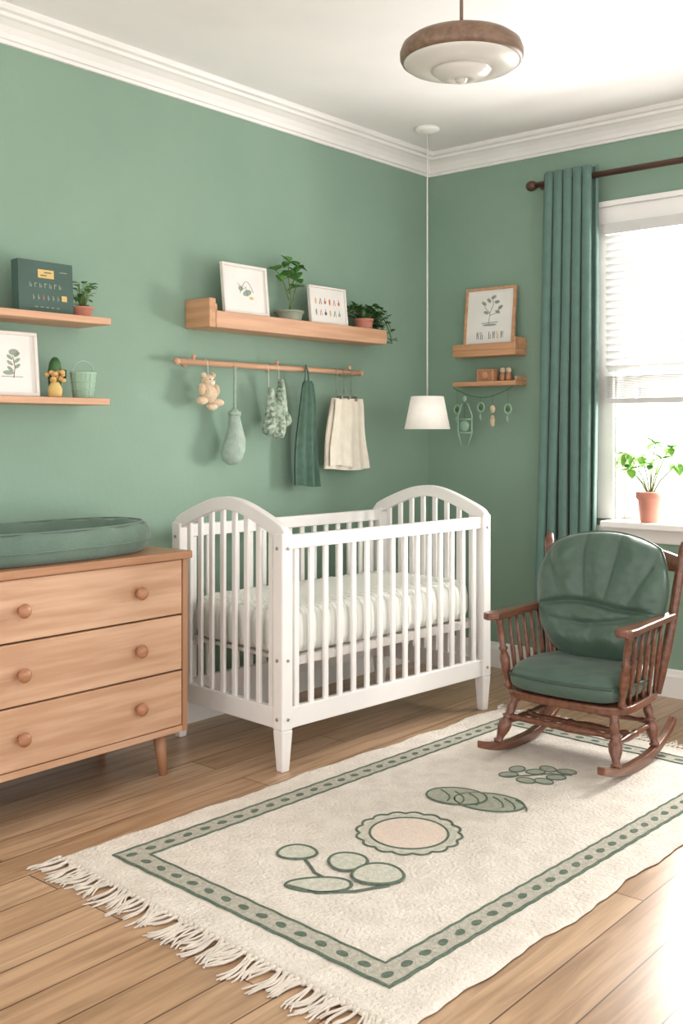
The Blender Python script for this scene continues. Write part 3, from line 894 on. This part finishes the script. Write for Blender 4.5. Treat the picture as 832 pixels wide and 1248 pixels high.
# window sill plant
pl=empty('windowsill_potted_plant',(-0.062,-1.292,0.801))
b=MB(); b.lathe([(0.042,0),(0.044,0.003),(0.055,0.10),(0.062,0.105),(0.064,0.11),(0.065,0.138),(0.058,0.140),(0.056,0.12),(0.002,0.12)],n=32,mi=0)
b.lathe([(0.056,0.116),(0.055,0.124),(0.002,0.127)],n=24,mi=1); b.build('pot',[M_terra,M_soil],pl)
random.seed(21); b=MB()
for (ty,tx,tz) in ((0.11,-0.01,0.31),(0.05,0.02,0.30),(-0.03,-0.01,0.36),(-0.10,0.0,0.34),(-0.14,-0.02,0.27),(0.0,0.01,0.26),(0.08,-0.03,0.24),(0.13,0.0,0.26),(-0.06,-0.02,0.29)):
    st=[(0,0,0.11),(tx*.3,ty*.35,0.11+(tz-.11)*.5),(tx*.8,ty*.8,tz-0.02),(tx,ty,tz)]
    b.tube(st,[0.003,0.0026,0.002,0.0015],7,1)
    for q in range(9):
        a=random.uniform(0,2*pi); b.leaf((tx,ty,tz),(math.cos(a)*.5,math.sin(a),random.uniform(-.5,.7)),random.uniform(.04,.068),random.uniform(.03,.045),0,round_=True,curl=0.35)
b.build('foliage',[M_leafl,M_stem],pl)

# lower-left shelf ornaments
fl=empty('flower_ornament',(-2.462,-0.14,1.338))
b=MB(); b.lathe([(0.018,0),(0.024,0.006),(0.026,0.03),(0.016,0.05),(0.012,0.055)],n=20,mi=0)
random.seed(2)
for i in range(14):
    a=random.uniform(0,2*pi); r=random.uniform(0,0.032); z=random.uniform(0.06,0.10)
    b.tube([(0,0,0.05),(r*math.cos(a),r*math.sin(a),z)],0.0012,5,2); b.ell((r*math.cos(a),r*math.sin(a),z),(0.010,0.010,0.008),mi=1,n=10,k=6)
b.build('ornament',[M_yel,M_orange,M_stem],fl)
cc=empty('cactus_ornament',(-2.415,-0.07,1.338))
b=MB(); b.lathe([(0.022,0),(0.026,0.03),(0.028,0.034),(0.02,0.035)],n=20,mi=0)
b.lathe([(0.018,0.03),(0.024,0.06),(0.025,0.1),(0.020,0.13),(0.010,0.147),(0.001,0.15)],n=20,mi=1)
b.tube([(0.02,0,0.07),(0.038,0,0.078),(0.040,0,0.105)],[0.010,0.010,0.008],10,1)
b.build('cactus',[M_stonepot,M_leafd],cc)
wc=empty('mint_pail',(-2.335,-0.13,1.338))
b=MB(); b.lathe([(0.034,0),(0.036,0.002),(0.046,0.088),(0.049,0.092),(0.047,0.097),(0.043,0.092),(0.033,0.006),(0.001,0.006)],n=32)
for zz,rr in ((0.03,0.040),(0.06,0.0435)): b.tube([(rr*math.cos(2*pi*i/32),rr*math.sin(2*pi*i/32),zz) for i in range(32)],0.0022,6,closed=True)
for i in range(16):
    a=2*pi*i/16; b.tube([(0.0355*math.cos(a),0.0355*math.sin(a),0.004),(0.0465*math.cos(a),0.0465*math.sin(a),0.088)],0.0016,5)
b.tube([(0.047*math.cos(t),0,0.092+0.045*math.sin(t)) for t in [pi*i/16 for i in range(17)]],0.0022,7)
b.build('pail',M_mint,wc)

# ------------------------------------------------------------------ peg rail + hanging things
rod=empty('hanging_rod')
b=MB(); b.tube([(-1.83,-0.06,1.503),(-0.655,-0.06,1.503)],0.0125,14); b.ell((-1.83,-0.06,1.503),0.0145); b.ell((-0.655,-0.06,1.503),0.0145)
for xx in (-1.74,-1.245,-0.74):
    b.tube([(xx,-0.001,1.503),(xx,-0.06,1.503)],0.009,10); b.lathe([(0.018,0),(0.016,0.006)],n=16,M=Matrix.Translation((xx,-0.001,1.503))@Matrix.Rotation(pi/2,4,'X'))
    b.tube([(xx,-0.06,1.50),(xx,-0.06,1.525)],0.006,10); b.ell((xx,-0.06,1.528),0.009)
b.build('rod',M_shelf,rod)
def hook(b,x,z1,mi=0,y=-0.06):
    pts=[(x,y-0.0138*math.cos(t),1.503+0.0138*math.sin(t)) for t in [pi*k/8 for k in range(9)]]
    pts=[(x,y-0.016,1.48)]+pts[::1]
    b.tube(pts,0.0014,6,mi)
    b.tube([(x,y-0.016,1.485),(x,y-0.016,z1)],0.0014,6,mi)
pt=empty('plush_toy')
b=MB(); x=-1.676; y=-0.078
hook(b,x,1.44,1)
b.ell((x,y,1.425),(0.033,0.026,0.030)); b.ell((x-0.026,y,1.452),0.012); b.ell((x+0.026,y,1.452),0.012)
b.ell((x+0.005,y,1.372),(0.036,0.030,0.040)); b.ell((x-0.040,y-0.005,1.345),(0.030,0.02,0.017)); b.ell((x+0.048,y-0.005,1.338),(0.034,0.02,0.016))
b.ell((x-0.035,y,1.392),(0.018,0.015,0.026)); b.ell((x+0.043,y,1.388),(0.018,0.015,0.026)); b.ell((x+0.01,y-0.012,1.32),(0.03,0.018,0.014))
b.ell((x,y-0.024,1.418),(0.012,0.009,0.009),mi=2); b.ell((x-0.011,y-0.024,1.433),0.003,mi=3,n=8,k=6); b.ell((x+0.011,y-0.024,1.433),0.003,mi=3,n=8,k=6)
b.build('toy',[M_plush,M_cord,M_cream,M_ink],pt)
sk=empty('hanging_sock'); b=MB(); x=-1.526
hook(b,x,1.30,0); b.tube([(x+0.004,-0.078,1.495),(x+0.003,-0.076,1.40),(x+0.004,-0.076,1.31)],[0.007,0.006,0.007],8,0)
b.tube([(x,y,1.315),(x,y,1.300),(x,y,1.27),(x+0.004,y,1.235),(x+0.006,y,1.19),(x-0.002,y,1.15),(x-0.016,y,1.115),(x-0.028,y,1.09),(x-0.034,y,1.078)],[0.008,0.022,0.026,0.031,0.043,0.050,0.048,0.034,0.008],18,0)
b.tube([(x+0.001,y,1.303),(x+0.001,y,1.285)],[0.027,0.029],18,0)
b.build('sock',[M_sock,M_cord],sk)
bo=empty('knitted_booties'); b=MB(); x=-1.285; y=-0.09
hook(b,x-0.03,1.41,1); hook(b,x+0.035,1.42,1)
for dx,z0,sg in ((-0.03,1.30,-1),(0.035,1.34,1)):
    b.tube([(x+dx,y,z0+0.11),(x+dx,y,z0+0.06),(x+dx-0.004*sg,y,z0+0.01),(x+dx,y,z0-0.04),(x+dx+0.02*sg,y-0.005,z0-0.07),(x+dx+0.035*sg,y-0.008,z0-0.085),(x+dx+0.045*sg,y-0.008,z0-0.09)],[0.012,0.020,0.028,0.031,0.030,0.024,0.006],14)
b.tube([(x,y-0.01,1.36),(x+0.0,y-0.02,1.30),(x+0.0,y-0.02,1.23),(x-0.005,y-0.02,1.19),(x-0.005,y-0.02,1.183)],[0.008,0.026,0.034,0.026,0.006],12)
b.build('booties',[M_boot,M_cord],bo)
def cloth(b,xc,y,zt,zb,wt,wb,folds,amp,mi=0,seed=0,ease=0.5,thick=0.008):
    nu,nv=64,30
    for side in (0,1):
        vs=[];fs=[]
        for j in range(nv+1):
            v=j/nv
            for i in range(nu+1):
                u=i/nu; e=wt+(wb-wt)*v**ease
                ph=u*folds*2*pi+seed
                yy=y-side*thick+amp*(0.4+0.6*v)*math.sin(ph+0.5*math.sin(v*3+u*4)) 
                vs.append((xc+(u-0.5)*e+0.006*math.sin(v*6+seed), yy, zt+(zb-zt)*v+0.006*math.sin(u*5+seed)*v))
        for j in range(nv):
            for i in range(nu):
                a=j*(nu+1)+i; f=(a,a+1,a+nu+2,a+nu+1); fs.append(f if side else f[::-1])
        b.add(vs,fs,mi,True)
tw=empty('hand_towel'); b=MB(); x=-1.074
cloth(b,x,-0.084,1.45,0.965,0.045,0.155,2.5,0.012,0,0.6)
b.tube([(x-0.012,-0.084,1.45),(x-0.010,-0.084,1.49),(x,-0.078,1.522),(x+0.010,-0.084,1.49),(x+0.012,-0.084,1.45)],0.004,8,0)
b.build('towel',[M_towel],tw)
cd=empty('cream_muslin_cloth'); b=MB(); x=-0.80
cloth(b,x,-0.090,1.375,1.035,0.22,0.32,3.3,0.007,0,1.6,0.8)
cloth(b,x-0.045,-0.105,1.370,1.052,0.12,0.19,2.2,0.006,0,0.3,0.8)
for dx in (-0.055,0.0,0.055):
    hook(b,x+dx,1.41,1)
    b.tube([(x+dx,-0.076,1.41),(x+dx-0.012,-0.08,1.39),(x+dx-0.01,-0.088,1.365)],0.0016,6,1); b.tube([(x+dx,-0.076,1.41),(x+dx+0.012,-0.08,1.39),(x+dx+0.01,-0.088,1.365)],0.0016,6,1)
    b.box(x+dx-0.004,x+dx+0.004,-0.112,-0.074,1.362,1.385,1)
b.build('cloth',[M_cream,M_metal],cd)

# ------------------------------------------------------------------ right wall shelves
rs=empty('small_wall_ledge')
b=MB(); b.box(-0.115,-0.001,-0.61,-0.235,1.60,1.632); b.box(-0.115,-0.10,-0.598,-0.235,1.632,1.665); b.box(-0.1155,-0.001,-0.6105,-0.598,1.632,1.69); b.box(-0.012,-0.001,-0.598,-0.235,1.632,1.69)
b.build('ledge',M_shelfy,rs,bevel=0.003)
rs2=empty('small_wall_shelf')
b=MB(); b.box(-0.115,-0.001,-0.61,-0.235,1.448,1.472); b.box(-0.10,-0.001,-0.609,-0.598,1.472,1.495); b.build('board',M_shelfy,rs2,bevel=0.003)
picture('framed_botanical_print',0.30,0.325,0.013,M_shelfy,(-0.062,-0.425,1.633),-pi/2,0.10,draw_botanical)
bx_=empty('wooden_block'); b=MB(); b.box(-0.085,-0.04,-0.465,-0.365,1.473,1.535); b.box(-0.088,-0.0845,-0.455,-0.375,1.478,1.53,1)
b.ell((-0.088,-0.415,1.505),(0.003,0.018,0.018),mi=0); b.build('block',[M_shelfy,M_knob],bx_,bevel=0.003)
fg=empty('wooden_figurine'); b=MB()
for yy in (-0.505,-0.54): 
    b.lathe([(0.014,0),(0.018,0.01),(0.014,0.035),(0.008,0.042)],c=(-0.06,yy,1.473),n=16,mi=0); b.ell((-0.06,yy,1.527),0.014,mi=1)
b.build('figures',[M_knob,M_plush],fg)
og=empty('hanging_ornaments'); b=MB()
ox=-0.10
gp=[(ox,-0.235-0.35*t-0.0,1.44-0.055*math.sin(pi*t)*0.9) for t in [i/24 for i in range(25)]]
b.tube(gp,0.0022,6,1)
for k,(yy,zz) in enumerate(((-0.255,1.33),(-0.30,1.28),(-0.40,1.34),(-0.47,1.27),(-0.56,1.33))):
    gz=1.44-0.05*math.sin(pi*min(1,max(0,(-0.235-yy)/0.35))); b.tube([(ox,yy,gz),(ox,yy,zz)],0.0012,5,1)
    if k==1:
        b.tube([(ox,yy-0.02,1.36),(ox,yy-0.045,1.30),(ox,yy-0.045,1.21),(ox,yy-0.02,1.14),(ox,yy+0.02,1.14),(ox,yy+0.04,1.21),(ox,yy+0.04,1.30),(ox,yy+0.018,1.36)],0.004,7,0,closed=True)
        b.tube([(ox,yy-0.04,1.28),(ox,yy+0.04,1.28)],0.004,7,0); b.tube([(ox,yy-0.04,1.21),(ox,yy+0.04,1.21)],0.004,7,0); b.ell((ox,yy,1.245),(0.006,0.028,0.028),mi=0); b.ell((ox,yy,1.385),(0.006,0.012,0.016),mi=0)
    elif k==3:
        b.ell((ox,yy,1.33),(0.006,0.016,0.02),mi=2); b.ell((ox,yy,1.27),(0.006,0.014,0.03),mi=2)
    else:
        pts=[(ox,yy+0.02*math.cos(t),zz+0.024*math.sin(t)) for t in [2*pi*i/16 for i in range(16)]]
        b.tube(pts,0.003,6,0,closed=True); b.leaf((ox,yy,zz-0.03),(0,0.2,-1),0.04,0.02,0)
        b.ell((ox,yy,zz),(0.005,0.012,0.012),mi=1)
for yy in (-0.235,-0.585): b.tube([(ox,yy,1.437),(ox,yy,1.455)],0.002,6,1)
b.build('ornaments',[M_mint,M_leafd,M_plush],og)

# ------------------------------------------------------------------ ceiling pendant
cp=empty('ceiling_pendant_lamp',(-1.948,-1.523,2.362))
b=MB(); b.lathe([(0.02,0.070),(0.05,0.069),(0.12,0.064),(0.160,0.056),(0.181,0.040),(0.189,0.018),(0.188,0.0),(0.182,-0.012),(0.172,-0.012),(0.172,0.0),(0.02,0.0)],n=72); b.build('wood_body',M_lampwood,cp)
b=MB(); b.lathe([(0.178,-0.004),(0.177,-0.014),(0.168,-0.022),(0.130,-0.034),(0.095,-0.040),(0.090,-0.037),(0.088,-0.042),(0.074,-0.054),(0.045,-0.064),(0.028,-0.067),(0.024,-0.063),(0.018,-0.063),(0.016,-0.071),(0.008,-0.076),(0.001,-0.077)],n=72); b.build('enamel_diffuser',M_lampwhite,cp)
b=MB(); b.tube([(0,0,0.06),(0,0,0.32)],0.0055,12); b.lathe([(0.012,0.06),(0.012,0.085),(0.007,0.09)],n=16); b.lathe([(0.05,0.3375),(0.05,0.325),(0.03,0.31),(0.008,0.305)],n=28); b.build('stem_and_canopy',M_lampwood,cp)
# corner pendant
sp=empty('pendant_lamp',(-0.47,-0.33,0))
b=MB(); b.lathe([(0.06,H-0.0005),(0.06,H-0.012),(0.05,H-0.02),(0.015,H-0.03)],n=32); b.build('canopy',M_trim,sp)
b=MB(); b.tube([(0,0,H-0.02),(0,0,1.385)],0.0034,8); b.build('cord',M_cord,sp)
b2=MB(); n=48; vs=[];fs=[]
for r,z in ((0.112,1.228),(0.080,1.388),(0.0785,1.388),(0.1105,1.228)):
    for i in range(n): a=2*pi*i/n; vs.append((r*math.cos(a),r*math.sin(a),z))
for k in range(4):
    k2=(k+1)%4
    for i in range(n): j=(i+1)%n; fs.append((k*n+i,k*n+j,k2*n+j,k2*n+i))
b2.add(vs,fs,0,True); b2.build('shade',M_shade,sp)
b=MB(); b.lathe([(0.012,1.385),(0.018,1.37),(0.018,1.33),(0.012,1.325)],n=16)
for a in (0,2*pi/3,4*pi/3): b.tube([(0,0,1.378),(0.079*math.cos(a),0.079*math.sin(a),1.386)],0.0018,6)
b.ell((0,0,1.30),0.028); b.build('socket_and_bulb',M_trim,sp)

# ------------------------------------------------------------------ lighting
wd=bpy.data.worlds.new('daylight'); S.world=wd; wd.use_nodes=True
bgn=wd.node_tree.nodes['Background']; bgn.inputs[0].default_value=(1.0,0.97,0.94,1); bgn.inputs[1].default_value=2.25
def area(name,loc,rot,sx,sy,power,col=(1,1,1)):
    l=bpy.data.lights.new(name,'AREA'); l.shape='RECTANGLE'; l.size=sx; l.size_y=sy; l.energy=power; l.color=col
    o=bpy.data.objects.new(name,l); COL.objects.link(o); o.location=loc; o.rotation_euler=rot; return o
area('window_daylight',(0.95,-1.75,1.55),(0,math.radians(85),0),1.8,1.8,560,(1,0.965,0.92))

# ------------------------------------------------------------------ camera
cam=bpy.data.cameras.new('camera'); co=bpy.data.objects.new('camera',cam); COL.objects.link(co)
cam.lens=1271/1248*36; cam.sensor_width=36; cam.shift_y=-99/1248; cam.clip_start=0.05
co.location=(-4.622,-3.320,1.22)
co.rotation_euler=(pi/2,0,math.radians(40.46-90))
S.camera=co
S.view_settings.view_transform='Standard'
S.view_settings.look='None'
